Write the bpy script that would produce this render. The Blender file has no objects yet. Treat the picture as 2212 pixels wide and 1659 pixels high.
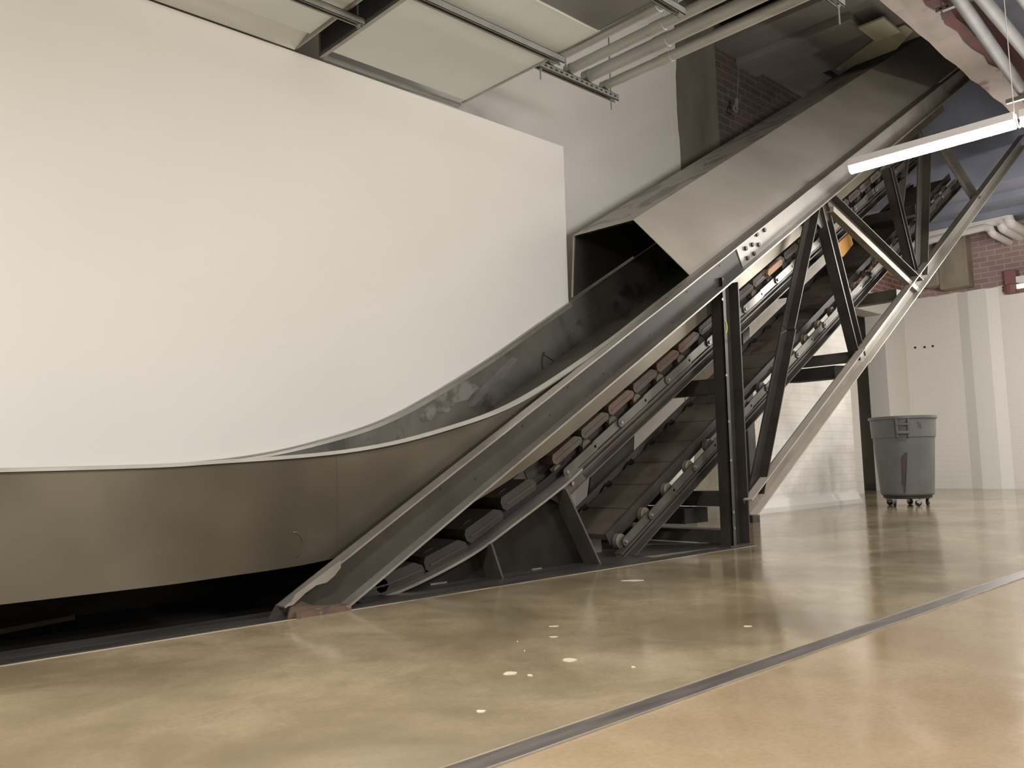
import bpy, bmesh, math, random
from mathutils import Vector, Matrix
random.seed(7)
D = bpy.data
C = bpy.context.scene.collection

# ------------------------------------------------------------------ camera
F_PX, YAW, PITCH, ROLL, CAM_H = 1819.2, 0.809946, 0.0974979, -0.0272781, 0.55
fwd = Vector((math.cos(YAW)*math.cos(PITCH), math.sin(YAW)*math.cos(PITCH), math.sin(PITCH)))
right = Vector((math.sin(YAW), -math.cos(YAW), 0))
up = right.cross(fwd)
r2 = right*math.cos(ROLL)+up*math.sin(ROLL)
u2 = -right*math.sin(ROLL)+up*math.cos(ROLL)
cam = D.objects.new('camera', D.cameras.new('camera'))
C.objects.link(cam)
cam.matrix_world = Matrix(((r2.x, u2.x, -fwd.x, 0), (r2.y, u2.y, -fwd.y, 0), (r2.z, u2.z, -fwd.z, CAM_H), (0, 0, 0, 1)))
cam.data.sensor_fit = 'HORIZONTAL'
cam.data.sensor_width = 36.0
cam.data.lens = 36.0*F_PX/2212.0
cam.data.clip_start = 0.02
bpy.context.scene.camera = cam

# ------------------------------------------------------------------ world, exposure
w = D.worlds.new('world'); bpy.context.scene.world = w
w.use_nodes = True
w.node_tree.nodes['Background'].inputs[0].default_value = (0.5, 0.52, 0.56, 1)
w.node_tree.nodes['Background'].inputs[1].default_value = 0.02
vs = bpy.context.scene.view_settings
vs.view_transform = 'Standard'; vs.look = 'None'; vs.gamma = 1.0; vs.exposure = 0.80
vs.use_curve_mapping = False

# ------------------------------------------------------------------ unseen room lights, added and tuned as rows of linear fixtures
def unseen_light(x, y, z, power, down=0.46, tilt=78, along='y', col=(1.0, 0.962, 0.915)):
    """an unseen linear light: one face down, two faces to the sides"""
    side = (1-down)/2
    for ang, share in ((0, down), (tilt, side), (-tilt, side)):
        off = 0.04*(1 if ang > 0 else -1 if ang < 0 else 0)
        l = D.lights.new('unseen_fill_light', 'AREA'); l.shape = 'RECTANGLE'; l.energy = power*share; l.color = col
        l.size, l.size_y = (0.08, 1.15) if along == 'y' else (1.15, 0.08)
        o = D.objects.new('unseen_fill_light', l); C.objects.link(o)
        if along == 'y': o.location = (x+off, y, z); o.rotation_euler = (0, math.radians(-ang), 0)
        else: o.location = (x, y+off, z); o.rotation_euler = (math.radians(ang), 0, 0)
for x, y, p, dn in ((-3.4, 0.6, 76, 0.90), (-3.6, -3.0, 60, 0.5), (-0.4, 0.40, 122, 0.92), (-0.6, -3.2, 60, 0.5), (4.3, -0.7, 108, 0.04), (2.8, -4.4, 60, 0.3)):  # unseen lights placed to set the floor, wall and recess brightness
    unseen_light(x, y, 2.62, p, dn, 80 if dn > 0.2 else 86, 'x')
for x, y, p, dn in ((6.1, -3.0, 15, 0.25), (8.8, 1.4, 98, 0.2), (11.0, 2.45, 75, 0.25), (10.4, -2.6, 50, 0.4), (13.2, -0.6, 40, 0.4)):  # unseen lights added to brighten the brick and far walls
    unseen_light(x, y, 2.62, p, dn, 80, 'y')

# ------------------------------------------------------------------ materials
def mat(name, c1, c2=None, rough=0.5, metal=0.0, scale=3.0, rvar=0.0, detail=5.0, stretch=(1, 1, 1), lo=0.35, hi=0.65,
        bump=0.0, bscale=40.0, c3=None, scale3=1.0, lo3=0.5, hi3=0.62, spec=0.5, coat=0.0, distort=0.0):
    m = D.materials.new(name); m.use_nodes = True
    nt = m.node_tree; N = nt.nodes; L = nt.links
    b = N['Principled BSDF']
    b.inputs['Roughness'].default_value = rough; b.inputs['Metallic'].default_value = metal
    b.inputs['Specular IOR Level'].default_value = spec
    if coat: b.inputs['Coat Weight'].default_value = coat; b.inputs['Coat Roughness'].default_value = 0.12
    b.inputs['Base Color'].default_value = (*c1, 1)
    geo = N.new('ShaderNodeNewGeometry')
    mp = N.new('ShaderNodeMapping'); mp.inputs['Scale'].default_value = stretch
    L.new(geo.outputs['Position'], mp.inputs['Vector'])
    def noise(s, d=detail, dist=distort):
        n = N.new('ShaderNodeTexNoise'); n.inputs['Scale'].default_value = s; n.inputs['Detail'].default_value = d
        n.inputs['Distortion'].default_value = dist
        L.new(mp.outputs['Vector'], n.inputs['Vector']); return n
    def ramp(src, a, bb):
        r = N.new('ShaderNodeMapRange'); r.inputs['From Min'].default_value = a; r.inputs['From Max'].default_value = bb
        L.new(src, r.inputs['Value']); return r
    col = None
    if c2:
        n = noise(scale); r = ramp(n.outputs['Fac'], lo, hi)
        mx = N.new('ShaderNodeMix'); mx.data_type = 'RGBA'
        mx.inputs['A'].default_value = (*c1, 1); mx.inputs['B'].default_value = (*c2, 1)
        L.new(r.outputs['Result'], mx.inputs['Factor']); col = mx.outputs['Result']
        if rvar:
            rr = N.new('ShaderNodeMapRange'); rr.inputs['To Min'].default_value = rough-rvar; rr.inputs['To Max'].default_value = rough+rvar
            n2 = noise(scale*2.3); L.new(n2.outputs['Fac'], rr.inputs['Value']); L.new(rr.outputs['Result'], b.inputs['Roughness'])
    if c3:
        n3 = noise(scale3); r3 = ramp(n3.outputs['Fac'], lo3, hi3)
        mx3 = N.new('ShaderNodeMix'); mx3.data_type = 'RGBA'; mx3.inputs['B'].default_value = (*c3, 1)
        if col: L.new(col, mx3.inputs['A'])
        else: mx3.inputs['A'].default_value = (*c1, 1)
        L.new(r3.outputs['Result'], mx3.inputs['Factor']); col = mx3.outputs['Result']
    if col: L.new(col, b.inputs['Base Color'])
    if bump:
        nb = noise(bscale, 3); bp = N.new('ShaderNodeBump'); bp.inputs['Strength'].default_value = bump; bp.inputs['Distance'].default_value = 0.01
        L.new(nb.outputs['Fac'], bp.inputs['Height']); L.new(bp.outputs['Normal'], b.inputs['Normal'])
    return m

def brick_mat(name, c1, c2, mortar, horiz='X', bump=0.3, zsplit=None, lower=None, rough=0.8, msize=0.012):
    """brick pattern laid on vertical walls; zsplit paints everything below that height"""
    m = D.materials.new(name); m.use_nodes = True; nt = m.node_tree; N = nt.nodes; L = nt.links
    b = N['Principled BSDF']; b.inputs['Roughness'].default_value = rough
    geo = N.new('ShaderNodeNewGeometry'); sp = N.new('ShaderNodeSeparateXYZ'); L.new(geo.outputs['Position'], sp.inputs[0])
    cb = N.new('ShaderNodeCombineXYZ'); L.new(sp.outputs[horiz], cb.inputs['X']); L.new(sp.outputs['Z'], cb.inputs['Y'])
    br = N.new('ShaderNodeTexBrick'); L.new(cb.outputs[0], br.inputs['Vector'])
    br.inputs['Scale'].default_value = 1.0; br.inputs['Brick Width'].default_value = 0.23; br.inputs['Row Height'].default_value = 0.085
    br.inputs['Mortar Size'].default_value = msize; br.inputs['Mortar Smooth'].default_value = 0.4; br.inputs['Bias'].default_value = 0.0
    br.inputs['Color1'].default_value = (*c1, 1); br.inputs['Color2'].default_value = (*c2, 1); br.inputs['Mortar'].default_value = (*mortar, 1)
    n = N.new('ShaderNodeTexNoise'); n.inputs['Scale'].default_value = 1.7; n.inputs['Detail'].default_value = 6
    L.new(geo.outputs['Position'], n.inputs['Vector'])
    mr = N.new('ShaderNodeMapRange'); mr.inputs['From Min'].default_value = 0.3; mr.inputs['From Max'].default_value = 0.7
    mr.inputs['To Min'].default_value = 0.75; mr.inputs['To Max'].default_value = 1.15; L.new(n.outputs['Fac'], mr.inputs['Value'])
    mu = N.new('ShaderNodeMix'); mu.data_type = 'RGBA'; mu.blend_type = 'MULTIPLY'; mu.inputs['Factor'].default_value = 1
    L.new(br.outputs['Color'], mu.inputs['A']); L.new(mr.outputs['Result'], mu.inputs['B'])
    out = mu.outputs['Result']
    if zsplit is not None:
        th = N.new('ShaderNodeMath'); th.operation = 'ADD'; n2 = N.new('ShaderNodeTexNoise'); n2.inputs['Scale'].default_value = 5
        L.new(geo.outputs['Position'], n2.inputs['Vector'])
        sc = N.new('ShaderNodeMath'); sc.operation = 'MULTIPLY'; sc.inputs[1].default_value = 0.06; L.new(n2.outputs['Fac'], sc.inputs[0])
        L.new(sp.outputs['Z'], th.inputs[0]); L.new(sc.outputs[0], th.inputs[1])
        gt = N.new('ShaderNodeMath'); gt.operation = 'GREATER_THAN'; gt.inputs[1].default_value = zsplit+0.03; L.new(th.outputs[0], gt.inputs[0])
        mx = N.new('ShaderNodeMix'); mx.data_type = 'RGBA'; mx.inputs['A'].default_value = (*lower, 1)
        L.new(gt.outputs[0], mx.inputs['Factor']); L.new(out, mx.inputs['B']); out = mx.outputs['Result']
    L.new(out, b.inputs['Base Color'])
    bp = N.new('ShaderNodeBump'); bp.inputs['Strength'].default_value = bump; bp.inputs['Distance'].default_value = 0.008; bp.invert = True
    L.new(br.outputs['Fac'], bp.inputs['Height']); L.new(bp.outputs['Normal'], b.inputs['Normal'])
    return m

WHITE = (0.74, 0.71, 0.65)
M = {}
M['plaster'] = mat('white_plaster', (0.70, 0.68, 0.635), (0.73, 0.71, 0.665), rough=0.6, scale=0.8, bump=0.03, bscale=60)
M['viewer_wall'] = mat('darkened_unseen_wall', (0.30, 0.285, 0.26), (0.36, 0.345, 0.32), rough=0.7, scale=0.7)  # unseen wall greyed so the steel has something dark to reflect
M['white_brick'] = brick_mat('painted_white_brick', (0.80, 0.775, 0.72), (0.79, 0.765, 0.71), (0.765, 0.74, 0.69), 'X', 0.3)
M['white_brown_brick'] = brick_mat('white_then_brown_brick', (0.10, 0.075, 0.065), (0.13, 0.095, 0.08), (0.16, 0.14, 0.13), 'X', 0.5, 3.15, WHITE)
M['white_red_brick'] = brick_mat('white_then_red_brick', (0.27, 0.175, 0.160), (0.31, 0.21, 0.195), (0.37, 0.30, 0.285), 'Y', 0.3, 3.15, (0.72, 0.69, 0.64))
M['far_white'] = brick_mat('white_then_red_brick_x', (0.20, 0.095, 0.08), (0.25, 0.13, 0.11), (0.36, 0.27, 0.25), 'X', 0.3, 3.15, (0.66, 0.63, 0.58))
M['concrete_dark'] = mat('raw_dark_concrete', (0.12, 0.115, 0.088), (0.20, 0.185, 0.155), rough=0.85, scale=2.2, stretch=(1, 1, 0.3), bump=0.2, bscale=12)
M['concrete_tan'] = mat('stained_tan_concrete', (0.30, 0.27, 0.21), (0.17, 0.155, 0.11), rough=0.85, scale=3.5, stretch=(1, 1, 0.5), bump=0.2, bscale=14)
M['concrete_soffit'] = mat('board_marked_soffit', (0.18, 0.172, 0.165), (0.26, 0.245, 0.23), rough=0.9, scale=1.4, bump=0.15, bscale=10)
M['concrete_beam'] = mat('pinkish_concrete_beam', (0.42, 0.36, 0.33), (0.32, 0.28, 0.26), rough=0.9, scale=2.5, bump=0.4, bscale=9, c3=(0.22, 0.14, 0.12), scale3=3.0, lo3=0.6, hi3=0.68)
M['red_stone'] = mat('broken_red_brick_edge', (0.18, 0.07, 0.06), (0.10, 0.06, 0.055), rough=0.9, scale=6)
M['ceiling_dark'] = mat('dark_ceiling', (0.070, 0.058, 0.050), (0.10, 0.085, 0.075), rough=0.9, scale=1.5)
M['ceiling_haze'] = mat('haze_tinted_ceiling', (0.17, 0.185, 0.24), (0.23, 0.245, 0.30), rough=0.9, scale=1.5)  # bluish, paler base puts lens haze into the ceiling colour
M['panel'] = mat('dull_steel_sheet', (0.115, 0.098, 0.068), (0.165, 0.143, 0.105), rough=0.42, metal=0.6, scale=1.3, rvar=0.08, detail=3,
                 c3=(0.055, 0.045, 0.031), scale3=0.95, lo3=0.47, hi3=0.75)  # broad dark blotches stand in for dark reflections on the sheet
M['inner'] = mat('scuffed_steel_sheet', (0.105, 0.10, 0.087), (0.175, 0.17, 0.148), rough=0.45, metal=0.3, scale=2.4, rvar=0.1, detail=6, distort=0.8,
                 c3=(0.07, 0.066, 0.056), scale3=4.0, lo3=0.56, hi3=0.64)
M['hood'] = mat('pale_steel_sheet', (0.46, 0.43, 0.375), (0.55, 0.515, 0.455), rough=0.46, metal=0.3, scale=2.0, rvar=0.08, detail=4)
M['hood_top'] = mat('smeared_steel_sheet', (0.46, 0.435, 0.39), (0.25, 0.245, 0.225), rough=0.45, metal=0.3, scale=2.6, detail=3, distort=1.5, lo=0.5, hi=0.58)
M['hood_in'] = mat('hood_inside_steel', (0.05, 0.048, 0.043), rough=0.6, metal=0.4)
M['edge_band'] = mat('dull_bent_edge', (0.20, 0.195, 0.17), (0.26, 0.25, 0.22), rough=0.4, metal=0.4, scale=5)
M['slat_up'] = mat('brown_upper_slat', (0.045, 0.036, 0.028), (0.085, 0.068, 0.053), rough=0.65, spec=0.25, scale=3.0, c3=(0.12, 0.07, 0.05), scale3=2.0, lo3=0.58, hi3=0.68)
M['rim'] = mat('bright_bent_rim', (0.55, 0.54, 0.49), (0.42, 0.41, 0.37), rough=0.32, metal=0.7, scale=5)
M['frame'] = mat('old_painted_steel', (0.055, 0.049, 0.040), (0.085, 0.076, 0.064), rough=0.48, metal=0.2, scale=4, rvar=0.08,
                 c3=(0.075, 0.055, 0.042), scale3=6.0, lo3=0.60, hi3=0.68)
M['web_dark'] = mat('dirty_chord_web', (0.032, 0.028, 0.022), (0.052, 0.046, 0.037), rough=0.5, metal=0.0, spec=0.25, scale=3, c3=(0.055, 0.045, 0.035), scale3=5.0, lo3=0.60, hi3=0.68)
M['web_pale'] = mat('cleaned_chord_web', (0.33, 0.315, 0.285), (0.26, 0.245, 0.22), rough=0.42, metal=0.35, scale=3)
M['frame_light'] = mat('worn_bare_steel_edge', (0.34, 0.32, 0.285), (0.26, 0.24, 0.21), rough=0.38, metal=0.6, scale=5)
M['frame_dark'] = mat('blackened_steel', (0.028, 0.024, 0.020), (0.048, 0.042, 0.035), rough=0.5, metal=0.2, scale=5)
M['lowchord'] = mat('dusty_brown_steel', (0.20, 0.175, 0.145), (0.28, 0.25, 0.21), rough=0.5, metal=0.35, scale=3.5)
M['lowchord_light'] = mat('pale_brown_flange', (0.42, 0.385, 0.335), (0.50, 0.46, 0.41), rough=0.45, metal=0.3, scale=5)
M['lowchord_glare'] = mat('lamp_glare_steel', (0.44, 0.42, 0.375), (0.52, 0.50, 0.455), rough=0.35, metal=0.5, scale=3)  # brighter base colour carries the lamp's reflection on the upper length
M['rust'] = mat('rusty_steel', (0.105, 0.062, 0.040), (0.060, 0.044, 0.034), rough=0.8, scale=14, c3=(0.20, 0.115, 0.065), scale3=22, lo3=0.58, hi3=0.66)
M['chain'] = mat('grey_steel_link', (0.10, 0.094, 0.080), (0.15, 0.14, 0.122), rough=0.40, metal=0.6, scale=6)
M['roller'] = mat('tan_roller', (0.20, 0.17, 0.135), (0.13, 0.11, 0.09), rough=0.5, metal=0.3, scale=12)
M['slat'] = mat('brown_rusted_slat', (0.075, 0.060, 0.046), (0.125, 0.104, 0.082), rough=0.62, metal=0.1, spec=0.3, scale=3.2, c3=(0.065, 0.040, 0.032), scale3=5, lo3=0.55, hi3=0.66)
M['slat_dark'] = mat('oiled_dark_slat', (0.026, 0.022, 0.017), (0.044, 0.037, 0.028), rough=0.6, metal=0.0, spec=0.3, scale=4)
M['skirt'] = mat('dark_skirt_steel', (0.014, 0.0125, 0.0105), (0.028, 0.025, 0.021), spec=0.15, rough=0.42, metal=0.1, scale=3)
M['floorplate'] = mat('dark_floor_plate', (0.028, 0.027, 0.025), (0.060, 0.057, 0.052), rough=0.38, metal=0.2, scale=6, stretch=(0.4, 2, 1), c3=(0.14, 0.075, 0.05), scale3=4, lo3=0.62, hi3=0.72)
M['galv'] = mat('galvanised_sheet', (0.80, 0.84, 0.82), (0.85, 0.89, 0.87), rough=0.5, metal=0.0, scale=2.5, detail=8)
M['galv_dark'] = mat('darker_galvanised_sheet', (0.30, 0.30, 0.29), (0.36, 0.36, 0.345), rough=0.42, metal=0.5, scale=2)  # darker sheet tone for the duct length nearer the viewer
M['duct_gap'] = mat('dark_duct_side', (0.045, 0.048, 0.052), rough=0.6)
M['conduit'] = mat('grey_conduit', (0.42, 0.43, 0.405), (0.50, 0.51, 0.48), rough=0.45, metal=0.2, scale=3)
M['strut'] = mat('zinc_strut', (0.30, 0.30, 0.28), (0.38, 0.38, 0.355), rough=0.35, metal=0.65, scale=8)
M['black'] = mat('black_hole', (0.012, 0.011, 0.010), rough=0.8)
M['pit'] = mat('pit_grime', (0.035, 0.030, 0.025), (0.055, 0.045, 0.035), rough=0.8, scale=3)
M['white_pipe'] = mat('white_insulated_pipe', (0.62, 0.60, 0.58), rough=0.5)
M['grey_pipe'] = mat('pale_grey_pipe', (0.27, 0.27, 0.275), (0.21, 0.21, 0.215), rough=0.6, metal=0.0, scale=4)
M['bin'] = mat('grey_moulded_plastic', (0.108, 0.115, 0.111), (0.13, 0.137, 0.132), rough=0.5, scale=4, bump=0.04, bscale=90)
M['bin_stain'] = mat('brown_dried_stain', (0.055, 0.042, 0.04), rough=0.55)
M['rubber'] = mat('black_rubber', (0.02, 0.02, 0.02), rough=0.55)
M['caster_metal'] = mat('zinc_caster', (0.45, 0.45, 0.43), rough=0.35, metal=0.6)
M['orange'] = mat('orange_board', (0.62, 0.32, 0.075), (0.56, 0.29, 0.08), rough=0.7, scale=3)
M['plywood'] = mat('pale_plywood', (0.46, 0.45, 0.33), (0.36, 0.355, 0.27), rough=0.75, scale=3, stretch=(0.4, 3, 1))
M['yellow'] = mat('yellow_crayon', (0.50, 0.55, 0.10), (0.38, 0.42, 0.10), rough=0.8, scale=60)
M['cabinet'] = mat('dark_green_grey_steel', (0.060, 0.068, 0.062), (0.075, 0.082, 0.075), rough=0.5, scale=2)
M['red_paint'] = mat('dull_red_paint', (0.20, 0.085, 0.075), rough=0.6)
M['lamp_body'] = mat('pale_lamp_housing', (0.66, 0.63, 0.61), rough=0.5)
M['fleck'] = mat('pale_paint_fleck', (0.56, 0.50, 0.385), rough=0.6)
M['pale_line'] = mat('pale_sealant_line', (0.40, 0.34, 0.25), (0.22, 0.18, 0.125), rough=0.7, scale=4, lo=0.45, hi=0.6)
M['ink'] = mat('faded_dark_lettering', (0.11, 0.098, 0.075), rough=0.85)
M['bin_ink'] = mat('faint_bin_marking', (0.075, 0.08, 0.077), rough=0.6)
M['bulb'] = mat('dim_grey_glass', (0.25, 0.25, 0.27), rough=0.3)
M['baseboard'] = mat('dark_blue_grey_base', (0.045, 0.05, 0.055), rough=0.5)

# floor: polished mottled concrete, warmer slab on the near side of the joint
def floor_mat():
    m = D.materials.new('polished_mottled_concrete'); m.use_nodes = True; N = m.node_tree.nodes; L = m.node_tree.links
    b = N['Principled BSDF']
    geo = N.new('ShaderNodeNewGeometry')
    def noise(s, d, dist=0.0, rough=0.55):
        n = N.new('ShaderNodeTexNoise'); n.inputs['Scale'].default_value = s; n.inputs['Detail'].default_value = d
        n.inputs['Distortion'].default_value = dist; n.inputs['Roughness'].default_value = rough
        L.new(geo.outputs['Position'], n.inputs['Vector']); return n.outputs['Fac']
    def mr(v, a, c, t0=0.0, t1=1.0):
        r = N.new('ShaderNodeMapRange'); r.inputs['From Min'].default_value = a; r.inputs['From Max'].default_value = c
        r.inputs['To Min'].default_value = t0; r.inputs['To Max'].default_value = t1; L.new(v, r.inputs['Value']); return r.outputs['Result']
    def mix(f, a, c, mode='MIX'):
        x = N.new('ShaderNodeMix'); x.data_type = 'RGBA'; x.blend_type = mode
        if isinstance(f, float): x.inputs['Factor'].default_value = f
        else: L.new(f, x.inputs['Factor'])
        for k, v in (('A', a), ('B', c)):
            if isinstance(v, tuple): x.inputs[k].default_value = (*v, 1)
            else: L.new(v, x.inputs[k])
        return x.outputs['Result']
    big = mr(noise(1.1, 6, 0.6), 0.36, 0.64)
    mid = mr(noise(4.5, 7, 0.4, 0.65), 0.38, 0.66)
    fine = mr(noise(70, 4, 0.0, 0.7), 0.30, 0.75)
    a = mix(big, (0.20, 0.154, 0.092), (0.42, 0.337, 0.214))
    a = mix(mr(mid, 0, 1, 0, 0.55), a, (0.17, 0.132, 0.078))
    wrm = mix(big, (0.34, 0.25, 0.155), (0.43, 0.33, 0.21))
    wrm = mix(mr(mid, 0, 1, 0, 0.5), wrm, (0.27, 0.19, 0.11))
    sp = N.new('ShaderNodeSeparateXYZ'); L.new(geo.outputs['Position'], sp.inputs[0])
    side = mr(sp.outputs['Y'], 1.20, 1.24)
    c = mix(side, wrm, a)
    c = mix(mr(fine, 0, 1, 0, 0.30), c, (0.115, 0.092, 0.06))
    L.new(c, b.inputs['Base Color'])
    L.new(mr(noise(6, 5), 0.3, 0.7, 0.09, 0.19), b.inputs['Roughness'])
    b.inputs['Specular IOR Level'].default_value = 0.62
    bp = N.new('ShaderNodeBump'); bp.inputs['Strength'].default_value = 0.02; bp.inputs['Distance'].default_value = 0.01
    L.new(noise(4, 2), bp.inputs['Height']); L.new(bp.outputs['Normal'], b.inputs['Normal'])
    return m
M['floor'] = floor_mat()

def emit(name, col, s):
    m = D.materials.new(name); m.use_nodes = True; b = m.node_tree.nodes['Principled BSDF']
    b.inputs['Base Color'].default_value = (0.8, 0.8, 0.8, 1)
    b.inputs['Emission Color'].default_value = (*col, 1); b.inputs['Emission Strength'].default_value = s
    return m
M['tube'] = emit('glowing_diffuser', (1.0, 0.95, 0.90), 20.0)
M['lamp_face'] = emit('dim_lit_lens', (1.0, 0.97, 0.85), 0.35)

# ------------------------------------------------------------------ mesh helpers
class MB:
    def __init__(s): s.bm = bmesh.new()
    def face(s, vs):
        try: return s.bm.faces.new(vs)
        except ValueError: return None
    def hexa(s, p):
        v = [s.bm.verts.new(q) for q in p]
        for f in ((0, 3, 2, 1), (4, 5, 6, 7), (0, 1, 5, 4), (1, 2, 6, 5), (2, 3, 7, 6), (3, 0, 4, 7)):
            s.face([v[i] for i in f])
        return s
    def box(s, x0, x1, y0, y1, z0, z1):
        return s.hexa([(x0, y0, z0), (x1, y0, z0), (x1, y1, z0), (x0, y1, z0), (x0, y0, z1), (x1, y0, z1), (x1, y1, z1), (x0, y1, z1)])
    def bar(s, a, b, wx, wy, upv=(0, 1, 0), offx=0.0, offy=0.0):
        """box from a to b; wy measured along upv, wx perpendicular"""
        a = Vector(a); b = Vector(b); d = (b-a).normalized(); u = Vector(upv); u = (u-d*u.dot(d)).normalized(); t = d.cross(u)
        c = []
        for q in (a, b):
            for i, j in ((-1, -1), (1, -1), (1, 1), (-1, 1)):
                c.append(q+t*(i*wx/2+offx)+u*(j*wy/2+offy))
        return s.hexa(c)
    def prism(s, poly, off):
        off = Vector(off); a = [s.bm.verts.new(p) for p in poly]; b = [s.bm.verts.new(Vector(p)+off) for p in poly]
        s.face(a[::-1]); s.face(b)
        n = len(poly)
        for i in range(n): s.face([a[i], a[(i+1) % n], b[(i+1) % n], b[i]])
        return s
    def strip(s, A, B, th):
        """thick ribbon between polylines A and B, th = thickness vector"""
        th = Vector(th)
        a = [s.bm.verts.new(p) for p in A]; b = [s.bm.verts.new(p) for p in B]
        c = [s.bm.verts.new(Vector(p)+th) for p in A]; d = [s.bm.verts.new(Vector(p)+th) for p in B]
        n = len(A)
        for i in range(n-1):
            s.face([a[i], a[i+1], b[i+1], b[i]]); s.face([c[i], d[i], d[i+1], c[i+1]])
            s.face([a[i], c[i], c[i+1], a[i+1]]); s.face([b[i], b[i+1], d[i+1], d[i]])
        s.face([a[0], b[0], d[0], c[0]]); s.face([a[-1], c[-1], d[-1], b[-1]])
        return s
    def tube(s, path, r, n=14, cap=True):
        P = [Vector(p) for p in path]; rings = []; prev = None
        for i, p in enumerate(P):
            d = (P[min(i+1, len(P)-1)]-P[max(i-1, 0)]).normalized()
            if prev is None:
                u = Vector((0, 0, 1)) if abs(d.z) < 0.9 else Vector((1, 0, 0))
            else: u = prev
            u = (u-d*u.dot(d)).normalized(); prev = u; t = d.cross(u)
            rr = r[i] if isinstance(r, (list, tuple)) else r
            rings.append([s.bm.verts.new(p+u*math.cos(2*math.pi*k/n)*rr+t*math.sin(2*math.pi*k/n)*rr) for k in range(n)])
        for a, b in zip(rings, rings[1:]):
            for k in range(n): s.face([a[k], a[(k+1) % n], b[(k+1) % n], b[k]])
        if cap: s.face(rings[0][::-1]); s.face(rings[-1])
        return s
    def cyl(s, a, b, r, n=16): return s.tube([a, b], r, n)
    def lathe(s, prof, c=(0, 0, 0), n=40, close=False):
        c = Vector(c); rings = []
        for r, z in prof:
            rings.append([s.bm.verts.new(c+Vector((r*math.cos(2*math.pi*k/n), r*math.sin(2*math.pi*k/n), z))) for k in range(n)])
        for a, b in zip(rings, rings[1:]):
            for k in range(n): s.face([a[k], a[(k+1) % n], b[(k+1) % n], b[k]])
        if close: s.face(rings[0][::-1]); s.face(rings[-1])
        return s
    def obj(s, name, m, parent=None, smooth=False, bevel=0.0, wloc=None):
        bm = s.bm
        o = D.objects.new(name, None)
        base = Vector((0, 0, 0))
        if parent is not None: base = wpos(parent)
        if bevel:
            bmesh.ops.remove_doubles(bm, verts=bm.verts, dist=1e-6)
        bmesh.ops.recalc_face_normals(bm, faces=bm.faces)
        cen = wloc if wloc is not None else (base if parent is not None else Vector((sum((v.co.x for v in bm.verts))/len(bm.verts), sum((v.co.y for v in bm.verts))/len(bm.verts), min(v.co.z for v in bm.verts))))
        cen = Vector(cen)
        bmesh.ops.translate(bm, verts=bm.verts, vec=-cen)
        me = D.meshes.new(name); bm.to_mesh(me); bm.free()
        D.objects.remove(o); o = D.objects.new(name, me); C.objects.link(o)
        me.materials.append(m)
        if smooth:
            for p in me.polygons: p.use_smooth = True
            me.set_sharp_from_angle(angle=math.radians(35))
        if parent is not None:
            o.parent = parent; o.location = cen-base
        else: o.location = cen
        if bevel:
            md = o.modifiers.new('bevel', 'BEVEL'); md.width = bevel; md.segments = 2; md.limit_method = 'ANGLE'
        return o
def wpos(o):
    p = Vector(o.location)
    while o.parent is not None: o = o.parent; p += Vector(o.location)
    return p
def tag(o, label, cat, group=None, kind=None):
    o['label'] = label; o['category'] = cat
    if group: o['group'] = group
    if kind: o['kind'] = kind
    return o
def thing(name, loc, label, cat, group=None):
    o = D.objects.new(name, None); C.objects.link(o); o.location = loc; o.empty_display_size = 0.1
    return tag(o, label, cat, group)
def struct(name, mb, m, label, cat, **k):
    o = mb.obj(name, m, **k); tag(o, label, cat, kind='structure'); return o
def dup(root, off, label=None, group=None):
    r = root.copy(); C.objects.link(r); r.location = Vector(root.location)+Vector(off)
    if label: r['label'] = label
    if group: r['group'] = group
    for ch in list(root.children):
        c = ch.copy(); C.objects.link(c); c.parent = r
        for g in list(ch.children):
            d = g.copy(); C.objects.link(d); d.parent = c
    return r

CA, SA = math.cos(math.radians(30)), math.sin(math.radians(30))
def P(s, h, y): return Vector((s*CA-h*SA, y, s*SA+h*CA))   # along the incline, off the incline, across
def inc(mb, s0, s1, h0, h1, y0, y1):
    return mb.hexa([P(s0, h0, y0), P(s1, h0, y0), P(s1, h0, y1), P(s0, h0, y1), P(s0, h1, y0), P(s1, h1, y0), P(s1, h1, y1), P(s0, h1, y1)])
def cr(pts, k=6):
    """smooth polyline through points (x, z)"""
    out = []
    n = len(pts)
    for i in range(n-1):
        p0 = Vector(pts[max(i-1, 0)]); p1 = Vector(pts[i]); p2 = Vector(pts[i+1]); p3 = Vector(pts[min(i+2, n-1)])
        for j in range(k):
            t = j/k
            out.append(0.5*((2*p1)+(p2-p0)*t+(2*p0-5*p1+4*p2-p3)*t*t+(3*p1-p0-3*p2+p3)*t**3))
    out.append(Vector(pts[-1])); return out

# ================================================================== SETTING
YP = 2.93          # near edge of the steel floor plates
mb = MB()
mb.box(-7, 19, -6, YP, -0.2, 0).box(4.02, 19, YP, 10, -0.2, 0).box(-7, 4.02, YP, 3.2, -0.2, -0.006)
struct('floor', mb, M['floor'], 'polished mottled tan concrete floor', 'floor')
mb = MB(); mb.box(-7, 19, 1.203, 1.262, -0.01, 0.003)
struct('trim_1', mb, mat('dark_joint_strip', (0.085, 0.075, 0.068), (0.14, 0.125, 0.115), rough=0.4, metal=0.3, scale=8, stretch=(0.5, 4, 1)), 'dark metal joint strip set across the concrete floor', 'floor strip')
mb = MB(); mb.box(-7, 19, 1.262, 1.268, -0.01, 0.004).box(-7, 19, 1.199, 1.203, -0.01, 0.004)
struct('trim_2', mb, mat('pale_joint_edge', (0.30, 0.26, 0.20), (0.22, 0.19, 0.14), rough=0.5, scale=9), 'thin pale edges along the dark floor joint strip', 'floor strip')
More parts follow.
